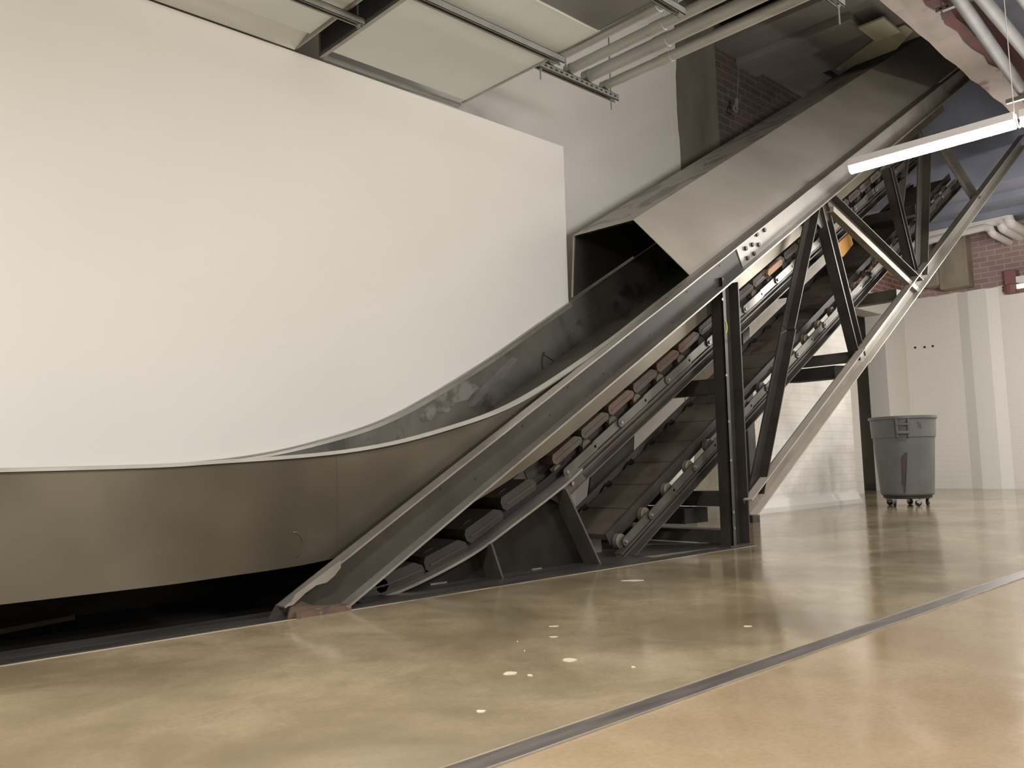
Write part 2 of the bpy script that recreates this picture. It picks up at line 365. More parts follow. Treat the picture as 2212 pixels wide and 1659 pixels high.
mb = MB(); mb.box(-7, 4.93, YP, 3.03, -0.005, 0.004).box(-7, 2.0, 3.045, 3.19, -0.03, -0.004).box(2.0, 4.0, 3.03, 3.24, -0.005, 0.002)
mb.prism([(3.6, 3.24, -0.005), (4.0, 3.24, -0.005), (4.0, 3.14, -0.005), (4.93, 3.03, -0.005), (4.6, 3.5, -0.005), (4.02, 3.5, -0.005)], (0, 0, 0.009))
struct('trim_3', mb, M['floorplate'], 'dark steel floor plates edging the conveyor pit', 'floor plate')
mb = MB(); mb.box(-7, 4.93, YP-0.006, YP, -0.004, 0.001)
struct('trim_4', mb, M['pale_line'], 'thin pale line where plates meet the concrete', 'floor strip')
mb = MB(); mb.box(-7, 4.02, 3.2, 4.2, -0.75, -0.7).box(-7, 1.9, 3.2, 4.2, -0.7, -0.07)
struct('floor_pit', mb, M['pit'], 'grimy bottom of the conveyor pit', 'floor')
mb = MB(); mb.box(-7, 4.02, 4.2, 4.3, -0.75, 0.13).box(-7, 4.02, 3.17, 3.2, -0.75, -0.012).box(4.0, 4.02, 3.2, 4.2, -0.75, -0.004)
struct('wall_pit', mb, M['pit'], 'dark side wall of the conveyor pit', 'wall')
o = MB().prism([(0.3, 3.98, -0.07), (0.90, 3.98, -0.07), (1.20, 4.10, -0.07), (1.05, 4.16, -0.07), (0.3, 4.10, -0.07)], (0, 0, 0.02)).obj('old_plank', mat('old_brown_plank', (0.30, 0.22, 0.15), (0.20, 0.15, 0.10), rough=0.8, scale=6, stretch=(.4, 3, 1)))
tag(o, 'brown plank lying in the dark pit at the far left', 'plank')
# near white wall block with its flat top ledge
mb = MB(); mb.box(-7, 4.61, 4.2, 4.6, 0.13, 2.97)
struct('wall_left', mb, M['plaster'], 'smooth white wall behind the steel chute', 'wall', bevel=0.004)
mb = MB(); mb.box(-7, 6.70, 4.6, 4.8, -0.2, 5.3)
struct('wall_recess', mb, M['plaster'], 'set back white wall above and right of the near wall', 'wall')
mb = MB()
zs = [i*0.09 for i in range(0, 60)]
pl = [(6.70+0.012*random.random()+(0.02 if (i//7) % 2 else 0), 4.594, z) for i, z in enumerate(zs)]
mb.prism([(6.62, 4.594, 0)]+pl+[(6.62, 4.594, zs[-1])], (0, 0.01, 0))
struct('trim_5', mb, M['plaster'], 'ragged white plaster edge beside the raw concrete column', 'plaster edge')
mb = MB(); mb.box(6.70, 7.46, 4.6, 5.0, 2.2, 5.3)
col = struct('trim_6', mb, M['concrete_dark'], 'upper raw concrete column, dark and stained', 'column', bevel=0.01)
mb = MB(); mb.box(6.70, 7.46, 4.6, 5.0, -0.1, 2.2)
struct('trim_7', mb, M['concrete_tan'], 'lower tan concrete column behind the conveyor', 'column', bevel=0.01)
mb = MB(); mb.box(7.46, 10.15, 4.62, 4.9, -0.1, 3.05)
struct('wall_brick', mb, M['white_brick'], 'white painted brick wall behind the truss', 'wall')
mb = MB(); mb.box(7.46, 10.15, 4.62, 4.9, 3.05, 6.7)
struct('wall_upper', mb, M['white_brown_brick'], 'dark brown bare brick high above the hood', 'wall')
mb = MB(); mb.prism([(7.46, 4.58, 0), (7.46, 4.54, 0), (7.46, 4.60, 0.13), (7.46, 4.64, 0.13)][::1], (2.66, 0, 0))
mb.box(7.46, 10.12, 4.54, 4.64, -0.01, 0.05)
struct('baseboard_brick', mb, M['plaster'], 'sloped white curb along the brick wall foot', 'curb')
mb = MB(); mb.box(4.7, 6.68, 4.57, 4.6, 0, 0.13)
struct('baseboard_recess', mb, M['baseboard'], 'dark base strip along the set back wall', 'baseboard')
# far corner
mb = MB(); mb.box(10.0, 12.55, 5.6, 5.9, -0.1, 4.6).box(12.55, 13.66, 5.6, 5.9, 2.83, 4.6).box(13.66, 14.5, 5.6, 5.9, -0.1, 4.6).box(9.9, 10.0, 4.9, 5.9, -0.1, 5.3)
struct('wall_doorway', mb, M['far_white'], 'far white wall with the tall doorway', 'wall')
mb = MB(); mb.box(14.5, 14.9, -6, 9.0, -0.1, 5.3)
struct('wall_right', mb, M['white_red_brick'], 'far wall painted white below and bare red brick above', 'wall')
mb = MB(); mb.prism([(14.5, 4.74, 0), (14.44, 4.57, 0), (14.44, 4.30, 0), (14.5, 4.14, 0)], (0, 0, 3.13))
struct('trim_8', mb, M['plaster'], 'shallow white pilaster on the far wall', 'pilaster')
mb = MB(); mb.prism([(14.28, 4.93, 3.16), (14.5, 5.02, 3.24), (14.5, 4.42, 3.12), (14.28, 4.50, 3.16)], (0, 0, 0.0001))
mb = MB(); mb.box(14.22, 14.5, 4.47, 4.90, 3.19, 4.12)
struct('trim_9', mb, M['concrete_tan'], 'stub of raw concrete column high on the far wall', 'column', bevel=0.015)
mb = MB(); mb.box(14.20, 14.5, 4.90, 5.16, 3.27, 3.72)
struct('trim_10', mb, M['concrete_tan'], 'broken concrete corbel beside the far column stub', 'corbel', bevel=0.03)
mb = MB(); mb.box(10.0, 19, 8.8, 9.0, -0.1, 5.3).box(18.8, 19, -6, 9, -0.1, 5.3)
struct('wall_back', mb, M['plaster'], 'white wall of the room beyond the doorway', 'wall')
mb = MB(); mb.box(-7.2, -7, -6, 5, -0.2, 5.3)
struct('wall_side', mb, M['plaster'], 'white wall behind the viewer on the left', 'wall')
mb = MB(); mb.box(-7, 19, -6.2, -6, -0.2, 5.3)
struct('wall_front', mb, M['viewer_wall'], 'unseen grey wall behind the viewer, darkened for the steel reflections', 'wall')
# ceilings
mb = MB(); mb.box(-7, 8.95, -6, 5.0, 5.3, 5.4).box(8.95, 12.2, -6, 2.6, 5.3, 5.4).box(8.95, 12.2, 2.6, 5.9, 6.6, 6.7)
struct('ceiling', mb, M['ceiling_dark'], 'dark brown concrete ceiling above the pipes', 'ceiling')
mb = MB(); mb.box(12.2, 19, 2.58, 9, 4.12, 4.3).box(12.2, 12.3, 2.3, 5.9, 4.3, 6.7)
struct('ceiling_far', mb, M['ceiling_haze'], 'dim ceiling over the far room, tinted blue grey for lens haze', 'ceiling')
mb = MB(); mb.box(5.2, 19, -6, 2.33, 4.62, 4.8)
struct('ceiling_right', mb, M['ceiling_haze'], 'dark ceiling above the right hand pipes', 'ceiling')
mb = MB(); mb.box(7.5, 8.95, 2.6, 4.62, 4.9, 5.1).box(8.95, 12.2, 4.25, 4.62, 4.9, 5.1)
struct('ceiling_slab', mb, M['concrete_soffit'], 'grey concrete soffit the chute hood rises to', 'ceiling')
mb = MB(); mb.box(7.9, 8.3, 3.35, 4.62, 4.82, 4.9)
struct('trim_11', mb, M['concrete_soffit'], 'shallow concrete ribs under the soffit', 'ceiling rib')
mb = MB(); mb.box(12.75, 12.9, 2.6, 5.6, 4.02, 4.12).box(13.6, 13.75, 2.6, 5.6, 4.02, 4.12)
struct('trim_14', mb, M['ceiling_haze'], 'shallow ribs under the far haze-tinted ceiling', 'ceiling rib')
# ragged concrete beam
mb = MB(); n = 46
A = []; B = []
for i in range(n):
    x = 4.6+i*(14.5-4.6)/(n-1)
    A.append((x, 2.585+random.uniform(-.012, .012), 4.2)); B.append((x, 2.345+random.uniform(-.03, .03), 4.2))
mb.strip(A, B, (0, 0, 1.1))
struct('trim_12', mb, M['concrete_beam'], 'ragged pinkish concrete beam crossing the upper right', 'beam')
mb = MB(); A = [(a[0], 2.36, 4.215) for a in A]; B = [(b[0], 2.27+random.uniform(-.03, .015), 4.215) for b in B]
mb.strip(A, B, (0, 0, 0.9))
struct('trim_13', mb, M['red_stone'], 'broken red brick edge along the concrete beam', 'beam edge')

# ================================================================== CHUTE
rim = cr([(-2.5, .572), (0.675, .576), (1.415, .591), (2.016, .633), (2.503, .727), (2.994, .880), (3.668, 1.215), (4.20, 1.522)], 8)
bot = cr([(-2.5, .155), (.687, .158), (1.393, .164), (1.941, .194), (2.466, .308), (3.149, .590), (3.819, .962), (4.34, 1.262)], 8)
hr, hb = -0.782, -1.078
for s in (5.2, 6.5, 8.0, 9.6, 10.4):
    rim.append(Vector((P(s, hr, 0).x, P(s, hr, 0).z))); bot.append(Vector((P(s, hb, 0).x, P(s, hb, 0).z)))
Y0, Y1 = 3.10, 4.17
ch = thing('steel_chute', (1.2, 3.6, 0.0), 'long curved open steel chute running along the white wall and up to the ceiling', 'chute')
def wall3(y): return [(p.x, y, p.y) for p in rim], [(p.x, y, p.y) for p in bot]
mb = MB(); a, b = wall3(Y0); mb.strip(a, b, (0, 0.006, 0)); mb.obj('side_panel', M['panel'], ch, smooth=True)
mb = MB(); a, b = wall3(Y1-0.006); mb.strip(a, b, (0, 0.006, 0)); o = mb.obj('back_panel', M['inner'], ch, smooth=True); o['label'] = 'scuffed grey inner back panel'
mb = MB(); a = [(p.x, Y0+0.007, p.y+0.008) for p in bot]; b = [(p.x, Y1-0.007, p.y+0.008) for p in bot]; mb.strip(a, b, (0, 0, 0.006)); mb.obj('bottom_panel', M['inner'], ch, smooth=True)
def wid(x): return 0.012+0.045*max(0, min(1, (x-1.6)/2.2))
mb = MB(); mb.strip([(p.x, Y0-wid(p.x), p.y) for p in rim], [(p.x, Y0+0.012, p.y+0.006) for p in rim], (0, 0, 0.008))
o = mb.obj('rim', M['rim'], ch, smooth=True); o['label'] = 'bright bent front rim'
mb = MB(); mb.strip([(p.x, Y1-0.014, p.y) for p in rim], [(p.x, Y1+0.02, p.y) for p in rim], (0, 0, 0.008))
mb.obj('rim', M['frame_light'], ch, smooth=True)
for x in (1.92,):     # lapped vertical seams of the near panel
    zt = min(rim, key=lambda p: abs(p.x-x)).y; zb = min(bot, key=lambda p: abs(p.x-x)).y
    MB().box(x-0.0015, x+0.0015, Y0-0.0008, Y0, zb+.002, zt-.004).obj('seam', M['panel'], ch)
# sweeping scratch and ring shaped stain on panels
arc = [(1.72+0.035*math.cos(t), Y0-0.001, 0.26+0.05*math.sin(t)) for t in [math.radians(-80+i*14) for i in range(14)]]
MB().tube(arc, 0.0022, 5).obj('stain', M['panel'], ch)
def zr(x):
    for p, q in zip(rim, rim[1:]):
        if p.x <= x <= q.x: return p.y+(q.y-p.y)*(x-p.x)/(q.x-p.x)
    return rim[0].y
def patch(name, pts, y, m, label):
    pts = [(x, min(v, zr(x)-0.034)) for x, v in pts]
    mb = MB(); mb.face([mb.bm.verts.new((x, y, z)) for x, z in pts]); bmesh.ops.triangulate(mb.bm, faces=mb.bm.faces)
    o = mb.obj(name, m, ch); o['label'] = label
patch('worn_patch', [(3.54, 1.115), (3.62, 1.13), (3.665, 1.08), (3.60, 1.03), (3.56, 0.99), (3.45, 0.965), (3.40, .905), (3.30, 0.89), (3.25, 0.85), (3.18, 0.84), (3.16, 0.88), (3.22, 0.93), (3.28, 1.03), (3.40, 1.05)],
      Y1-0.0085, mat('worn_pale_patch', (0.23, 0.225, 0.20), (0.12, 0.115, 0.10), rough=0.45, metal=0.2, scale=9, lo=0.5, hi=0.6), 'pale worn patch with dark specks')
patch('scuff', [(3.977, 1.239), (3.918, 1.172), (3.80, 1.10), (3.723, 1.037), (3.62, 0.95), (3.55, 0.94), (3.683, 1.082), (3.80, 1.17), (3.877, 1.233), (3.96, 1.30), (4.03, 1.29)],
      Y1-0.0085, mat('pale_scuff', (0.17, 0.165, 0.148), (0.11, 0.105, 0.092), rough=0.5, metal=0.2, scale=6), 'pale diagonal scuff')
xs = [1.5+i*0.1 for i in range(32)]
MB().strip([(x, Y1-0.012, zr(x)-0.006-0.026*min(1, (x-1.5)/1.6)) for x in xs], [(x, Y1-0.009, zr(x)) for x in xs], (0, 0.001, 0)).obj('edge_band', M['edge_band'], ch)['label'] = 'paler bent band along the back edge'
for k in range(3):
    arc = [(4.33+(0.075-0.006*k)*math.cos(t), Y1-0.010, 1.27+0.11*math.sin(t)) for t in [math.radians(125+i*11) for i in range(11)]]
    MB().tube(arc, 0.0016, 5).obj('scratch', M['frame_dark'], ch)
MB().tube([(4.27, Y1-.010, 1.345), (4.44, Y1-.010, 1.275)], .003, 5).obj('scratch', M['frame_dark'], ch)

# hood over the upper chute
hd = thing('chute_hood', (4.6, 3.6, 1.75), 'six-sided pale steel hood enclosing the upper end of the chute', 'hood')
xs0, xs1 = 4.60, 10.9
prof = [(3.105, -0.03), (3.555, 0.455), (4.125, 0.465), (4.165, 0.0)]
def zl(x): return (x-4.60)*math.tan(math.radians(30))+1.79
def hq(i, j, th, x0=xs0, x1=xs1):
    (ya, za), (yb, zb) = prof[i], prof[j]
    return MB().strip([(x0, ya, zl(x0)+za), (x1, ya, zl(x1)+za)], [(x0, yb, zl(x0)+zb), (x1, yb, zl(x1)+zb)], th)
hq(0, 1, (0, 0.003, -0.004)).obj('front_panel', M['hood'], hd)
o = hq(1, 2, (0, 0, -0.005)).obj('top_panel', M['hood_top'], hd); o['label'] = 'smeared top panel'
hq(2, 3, (0, -0.005, 0)).obj('back_panel', M['hood'], hd)
# dark liner inside
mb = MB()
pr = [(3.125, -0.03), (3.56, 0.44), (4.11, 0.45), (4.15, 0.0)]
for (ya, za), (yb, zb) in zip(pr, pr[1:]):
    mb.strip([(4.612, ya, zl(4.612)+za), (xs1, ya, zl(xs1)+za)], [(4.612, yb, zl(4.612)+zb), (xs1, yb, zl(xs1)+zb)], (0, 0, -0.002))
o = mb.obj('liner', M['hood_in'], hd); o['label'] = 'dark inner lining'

# ================================================================== TRUSS
tr = thing('conveyor_truss', (5.0, 3.0, 0.0), 'riveted dark steel truss with sloping channel chords carrying the chute', 'truss')
YC0, YC1 = 2.935, 3.005
sE = 11.2
mb = MB()
# web, cut level at the floor
def cut(h): return -h*CA/SA   # s where the line of height h meets z = 0
s_t, s_b = cut(-0.75), cut(-0.925)
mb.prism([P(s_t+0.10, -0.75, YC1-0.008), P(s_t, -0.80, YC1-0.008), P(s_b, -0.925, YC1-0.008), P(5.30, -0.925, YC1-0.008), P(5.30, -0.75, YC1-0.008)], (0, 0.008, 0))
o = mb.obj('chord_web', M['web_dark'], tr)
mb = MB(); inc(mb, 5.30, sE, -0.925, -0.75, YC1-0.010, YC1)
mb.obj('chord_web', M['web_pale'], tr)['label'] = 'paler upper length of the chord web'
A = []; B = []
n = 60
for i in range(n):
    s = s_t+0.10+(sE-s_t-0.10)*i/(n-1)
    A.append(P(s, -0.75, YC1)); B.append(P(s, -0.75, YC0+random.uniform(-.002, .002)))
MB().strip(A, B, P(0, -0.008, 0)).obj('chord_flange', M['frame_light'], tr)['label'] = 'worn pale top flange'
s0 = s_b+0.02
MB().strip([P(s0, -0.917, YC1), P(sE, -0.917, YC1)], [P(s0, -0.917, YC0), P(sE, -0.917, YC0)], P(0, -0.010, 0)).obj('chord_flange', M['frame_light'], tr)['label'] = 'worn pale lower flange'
# rusty foot
MB().prism([(1.60, YC0-.002, 0.0), (1.612, YC0-.002, 0.045), (1.66, YC0+.0, 0.06), (1.72, YC0+.02, 0.035), (1.87, YC0+.05, 0.012), (1.88, YC0+.05, 0.0)], (0, 0.010, 0)).obj('foot_plate', M['rust'], tr)['label'] = 'orange rusted foot'
MB().box(1.63, 1.87, YC0-.012, YC1+.03, 0.0, 0.022).obj('weld', M['rust'], tr)
MB().prism([(1.600, 2.931, 0.050), (1.632, 2.931, 0.092), (1.83, 2.931, 0.200), (1.829, 2.931, 0.170), (1.80, 2.931, 0.141), (1.766, 2.931, 0.120), (1.72, 2.931, 0.114), (1.672, 2.931, 0.090), (1.62, 2.931, 0.052)], (0, 0.006, 0)).obj('chord_flange', M['frame_light'], tr)['label'] = 'wider pale torn lip at the chord foot'
# holes and bolts of the chord
mb = MB(); yb = YC1-0.0085
hs = []
for s, h in ((2.3, -.80), (2.9, -.81), (3.3, -.80), (3.9, -.79), (4.35, -.90), (4.6, -.80), (4.9, -.89), (5.05, -.80), (5.35, -.88), (5.6, -.80), (2.5, -.87), (3.1, -.86), (3.6, -.87), (4.1, -.87)):
    hs.append((s, h, 0.006))
for s, h in ((5.98, -.825), (6.09, -.825), (6.20, -.825), (6.62, -.79), (7.0, -.85), (7.12, -.83), (7.24, -.84), (7.36, -.83), (7.48, -.84), (6.8, -.80), (6.4, -.88)):
    hs.append((s, h, 0.012))
for s, h, r in hs: MB().cyl(P(s, h, yb-0.0006), P(s, h, yb+0.0005), r, 10).obj('rivet_hole', M['black'], tr)
mb = MB(); s = 5.30
inc(mb, s, s+0.012, -0.92, -0.76, yb-0.002, yb+.001)
mb.obj('splice_seam', M['black'], tr)
for k, (s, h) in enumerate(((5.42, -.82), (5.52, -.83), (5.62, -.79), (5.74, -.80), (5.40, -.885), (5.50, -.89), (5.60, -.86))):
    MB().cyl(P(s, h, yb-0.014), P(s, h, yb), 0.016, 6).obj('bolt', M['frame_dark'], tr)
# lower chord: same channel, slightly steeper
def lc(x, z, y): return Vector((x, y, z))
def chan(name, a, b, depth, y0, y1, mw, mf, th=0.008):
    a = Vector(a); b = Vector(b); d = (b-a).normalized(); nn = Vector((-d.z, 0, d.x)).normalized()
    if nn.z < 0: nn = -nn
    MB().hexa([a+nn*q+Vector((0, yy, 0)) for yy in (y1-th, y1) for q in (-depth/2, depth/2) ][:0] or
              [a-nn*depth/2+Vector((0, y1-th, 0)), b-nn*depth/2+Vector((0, y1-th, 0)), b-nn*depth/2+Vector((0, y1, 0)), a-nn*depth/2+Vector((0, y1, 0)),
               a+nn*depth/2+Vector((0, y1-th, 0)), b+nn*depth/2+Vector((0, y1-th, 0)), b+nn*depth/2+Vector((0, y1, 0)), a+nn*depth/2+Vector((0, y1, 0))]).obj(name, mw, tr)
    for sg in (1, -1):
        c = a+nn*sg*(depth/2-th/2); e = b+nn*sg*(depth/2-th/2)
        MB().hexa([c-nn*th/2+Vector((0, y0, 0)), e-nn*th/2+Vector((0, y0, 0)), e-nn*th/2+Vector((0, y1, 0)), c-nn*th/2+Vector((0, y1, 0)),
                   c+nn*th/2+Vector((0, y0, 0)), e+nn*th/2+Vector((0, y0, 0)), e+nn*th/2+Vector((0, y1, 0)), c+nn*th/2+Vector((0, y1, 0))]).obj(name+'_flange', mf, tr)
chan('lower_chord', (4.95, 0, 0.240), (6.80, 0, 1.372), 0.125, 2.935, 3.005, M['lowchord'], M['lowchord_light'])
chan('lower_chord', (6.80, 0, 1.372), (11.9, 0, 4.494), 0.14, 2.935, 3.005, M['lowchord_glare'], M['lowchord_glare'])
mb = MB()
d = (Vector((11.0, 0, 3.943))-Vector((4.95, 0, 0.240))).normalized(); base = Vector((4.95, 2.993, 0.240)); nn = Vector((-d.z, 0, d.x))
for t, h in ((0.12, .01), (0.22, .02), (2.02, .01), (2.12, .0), (3.66, .02), (3.76, .02), (3.86, .02), (3.96, .02), (4.06, .02), (5.0, .02), (5.08, .02)):
    q = base+d*t+nn*h; MB().cyl(q+Vector((0, 0.0005, 0)), q+Vector((0, 0.003, 0)), 0.013, 10).obj('rivet_hole', M['black'], tr)
# post: built-up section
def ibeam(name, a, b, wx, wy, m, fl=0.05, flip=1):
    """section seen with a pale flange edge between two dark faces"""
    a = Vector(a); b = Vector(b); d = (b-a).normalized(); t = Vector((1, 0, 0)); t = (t-d*t.dot(d)).normalized()
    th = 0.012
    MB().bar(a-t*(wx/2-th/2), b-t*(wx/2-th/2), th, wy, (0, 1, 0)).bar(a-t*(wx/2-fl/2), b-t*(wx/2-fl/2), fl, th, (0, 1, 0), 0, -wy/2+th/2).obj(name, m, tr)
    MB().bar(a+t*(wx/2-th/2), b+t*(wx/2-th/2), th, wy, (0, 1, 0)).bar(a, b, wx-th, th, (0, 1, 0), 0, wy/2-th/2).obj(name, m, tr)
ibeam('post', (4.835, 3.02, 0.0), (4.86, 3.02, 1.745), 0.215, 0.085, M['frame_dark'], 0.045)
mk = MB(); z0 = 1.42
arcp = [(4.765+0.028*math.cos(t), 2.979, z0+0.045*math.sin(t)) for t in [math.radians(95-i*15) for i in range(12)]]
mk.tube(arcp, 0.0055, 6).bar((4.752, 2.979, 1.328), (4.79, 2.979, 1.325), 0.02, 0.003, (0, 1, 0))
mk.obj('crayon_mark', M['yellow'], tr)['label'] = 'yellow curved crayon mark'
mb = MB()
for z in (0.12, 0.22, 0.55, 0.8, 1.1, 1.6): MB().cyl((4.752, 2.972, z), (4.752, 2.980, z), 0.009, 8).obj('rivet', M['frame_light'], tr)
MB().box(4.70, 4.96, 2.97, 3.20, 0.0, 0.012).obj('base_plate', M['frame_dark'], tr)
# diagonals
def brace(a, b, wdt, m=M['frame_dark'], y=3.02, lip=0.045, edge=None):
    a = Vector((a[0], y, a[1])); b = Vector((b[0], y, b[1]))
    d = (b-a).normalized(); t = d.cross(Vector((0, 1, 0)))
    if t.x < 0: t = -t
    MB().bar(a, b, wdt, 0.010, (0, 1, 0)).bar(a+t*(wdt/2-.004), b+t*(wdt/2-.004), 0.008, 0.07, (0, 1, 0), 0, -0.035).obj('brace', m, tr)
    if edge: MB().bar(a-t*(wdt/2-.004), b-t*(wdt/2-.004), 0.008, 0.06, (0, 1, 0), 0, -0.03).obj('brace_flange', edge, tr)
brace((6.14, 2.50), (5.62, 1.50), 0.07)
brace((5.63, 1.50), (5.06, 0.34), 0.085)
ibeam('brace', (6.33, 3.03, 2.575), (6.84, 3.03, 1.36), 0.135, 0.08, M['frame_dark'], 0.03)
brace((6.44, 2.60), (8.13, 2.14), 0.085, M['frame'], 3.01)
MB().bar((6.42, 2.99, 2.53), (8.08, 2.99, 2.07), 0.05, 0.06, (0, 1, 0)).obj('brace_flange', M['lowchord'], tr)['label'] = 'pale lower flange of the diagonal'
ibeam('brace', (8.14, 3.03, 2.24), (7.72, 3.03, 3.18), 0.10, 0.08, M['frame_dark'], 0.03)
brace((8.22, 2.27), (8.60, 3.72), 0.14, M['frame'])
brace((8.9, 3.78), (10.0, 3.32), 0.08, M['frame'])
brace((8.75, 3.80), (8.40, 3.0), 0.06, M['frame_light'], 3.25)
MB().prism([(6.12, 3.015, 2.44), (6.6, 3.015, 2.72), (6.55, 3.015, 2.52), (6.30, 3.015, 2.36)], (0, 0.008, 0)).obj('gusset_plate', M['frame'], tr)
# cross beams running back from the near truss
def xbeam(x, z, y1, hgt=0.10, wd=0.10, m=M['frame']):
    MB().box(x-wd/2, x+wd/2, 3.08, y1, z, z+hgt).obj('cross_beam', m, tr)
xbeam(4.90, 0.25, 4.1)
xbeam(4.90, 1.0, 4.1)
xbeam(4.90, 0.012, 4.15, 0.085, 0.16, M['rust'] if False else M['frame'])
xbeam(6.80, 1.33, 4.1, 0.085, 0.07)
MB().box(6.29, 6.41, 3.30, 4.1, 1.88, 1.99).obj('cross_beam', M['frame_dark'], tr)
xbeam(7.90, 1.98, 4.1)
xbeam(8.5, 2.9, 4.1)
mb = MB(); mb.bar((4.95, 3.55, 0.19), (4.68, 3.55, 0.19), 0.10, 0.5, (0, 1, 0)); mb.obj('bracket', M['black'], tr)  # black block painted in for the shade under the cross beam
mb = MB(); mb.bar((6.9, 3.35, 1.26), (6.55, 3.35, 1.24), 0.10, 0.5, (0, 1, 0)); mb.obj('bracket', M['black'], tr)  # black block imitating the shadow below this cross beam
# far side of the truss
mb = MB(); inc(mb, 5.8, 11.0, -0.925, -0.75, 4.19, 4.20)
mb.obj('far_chord', M['frame_dark'], tr)
MB().box(4.60, 4.84, 3.86, 3.96, 0.0, 1.12).obj('far_post', M['frame_dark'], tr)
MB().prism([(4.30, 3.84, 0.16), (4.84, 3.84, 0.48), (4.90, 3.84, 0.98), (4.60, 3.84, 1.06), (4.45, 3.84, 0.75)], (0, 0.012, 0)).obj('far_plate', M['frame_dark'], tr)
MB().box(6.66, 6.78, 3.98, 4.1, 0.0, 2.2).obj('far_post', M['frame_dark'], tr)
MB().bar((6.0, 4.05, 1.75), (6.8, 4.05, 1.35), 0.10, 0.05, (0, 1, 0)).obj('brace', M['frame_dark'], tr)
MB().bar((8.0, 4.05, 3.3), (9.4, 4.05, 2.75), 0.12, 0.05, (0, 1, 0)).obj('brace', M['frame_dark'], tr)

# ================================================================== SLAT CONVEYOR
cv = thing('slat_conveyor', (3.0, 3.4, 0.0), 'endless brown slat conveyor with roller chains climbing beneath the steel chute', 'conveyor')
PITCH_C = 0.2825
curve = cr([(1.95, -0.03), (2.08, -0.012), (2.323, .030), (2.685, .138), (3.0, .278), (3.335, .437), (3.50, 0.531)], 6)
# curved side rail and skirt
topc = [p for p in curve if p.x < 3.42]
MB().strip([(p.x, 3.245, p.y-.01) for p in curve], [(p.x, 3.25, p.y+.045) for p in curve], (0, 0.006, 0)).obj('dark_backing', M['black'], cv)  # added black ribbon giving the dark gap behind the curved rail
MB().strip([(p.x, 3.13, p.y) for p in curve], [(p.x, 3.235, p.y) for p in curve], (0.004, 0, -0.012)).obj('curved_rail', M['frame_light'], cv, smooth=True)['label'] = 'pale curved rail flange'
lowp = [(p.x, 3.232, max(p.y-0.006, 0.002)) for p in curve if 2.06 < p.x < 3.38]
MB().prism(lowp+[(3.63, 3.232, 0.0), (2.1, 3.232, 0.0)], (0, 0.008, 0)).obj('skirt_plate', M['skirt'], cv)
MB().bar((3.345, 3.17, 0.420), (3.60, 3.17, 0.0), 0.012, 0.12, (0, 1, 0)).obj('stiffener', M['frame'], cv)
MB().bar((2.795, 3.17, 0.175), (2.865, 3.17, 0.0), 0.012, 0.12, (0, 1, 0)).obj('stiffener', M['frame'], cv)
for x0, x1 in ((2.5, 2.6), (2.88, 2.96), (3.18, 3.25)): MB().box(x0, x1, 3.222, 3.232, 0, 0.008).obj('weld', M['frame_light'], cv)
MB().strip([(p.x, 3.975, p.y-.03) for p in curve], [(p.x, 3.975, p.y+.16) for p in curve], (0, 0.006, 0)).obj('far_dark_backing', M['black'], cv)  # added black sheet that darkens the gap behind the curved slats
# straight rails (channels)
def rail(s0, s1, ht, hbm, y, m, lab=None, d=-1):
    th = 0.008; yb = y
    mb = MB(); inc(mb, s0, s1, hbm, ht, yb, yb+th); inc(mb, s0, s1, ht-th, ht, yb-0.05, yb); inc(mb, s0, s1, hbm, hbm+th, yb-0.05, yb)
    inc(mb, s0, s1, (ht*0.45+hbm*0.55)-0.004, (ht*0.45+hbm*0.55)+0.004, yb-0.02, yb)
    return mb.obj('side_rail', m, cv)
rail(3.18, 10.2, -1.312, -1.405, 3.245, M['frame'])
rail(3.38, 10.8, -1.925, -2.010, 3.245, M['frame'])
inc(MB(), 3.05, 10.2, -1.34, -1.16, 3.305, 3.312).obj('dark_backing', M['frame_dark'], cv)  # added dark sheet filling the shaded gap between slats and chain
rail(3.30, 10.2, -1.31, -1.40, 3.86, M['frame_dark'])
rail(3.48, 10.8, -1.925, -2.01, 3.86, M['frame_dark'])
# top ledge plate where curved rail joins straight
mb = MB(); mb.prism([P(3.10, -1.40, 3.20), P(3.36, -1.40, 3.20), P(3.30, -1.27, 3.20), P(3.05, -1.33, 3.20)], (0, 0.01, 0)); mb.obj('joint_plate', M['frame'], cv)
for s, h in ((3.16, -1.36), (3.24, -1.355)): MB().cyl(P(s, h, 3.188), P(s, h, 3.20), 0.012, 10).obj('rivet', M['frame_light'], cv)

def slat_mesh(name, m, y0, y1, parent, place, hgt=0.085):
    """pan slat: chamfered block in the side view, lip under its leading edge"""
    L = PITCH_C-0.008
    poly = [(0.0, -hgt*.7), (0.0, -0.02), (0.016, 0.0), (L-0.05, 0.0), (L-0.008, -0.028), (L, -hgt*.7), (L-.02, -hgt), (.02, -hgt)]
    mb = MB(); mb.prism([place(a, b, y0) for a, b in poly], Vector((0, y1-y0, 0)))
    for yy in (y0+0.06, y1-0.07):   # small slots by the bolts
        mb.prism([place(a, b, yy) for a, b in ((0.05, 0), (0.07, 0.004), (0.10, 0.004), (0.12, 0))], Vector((0, 0.014, 0)))
    o = mb.obj(name, m, parent)
    MB().prism([place(a, b, y0-0.004) for a, b in ((0.03, -hgt*.55), (L-.02, -hgt*.55), (L-.02, -hgt*.62), (.03, -hgt*.62))], Vector((0, .004, 0))).obj('lip', M['frame'], o)
    return o
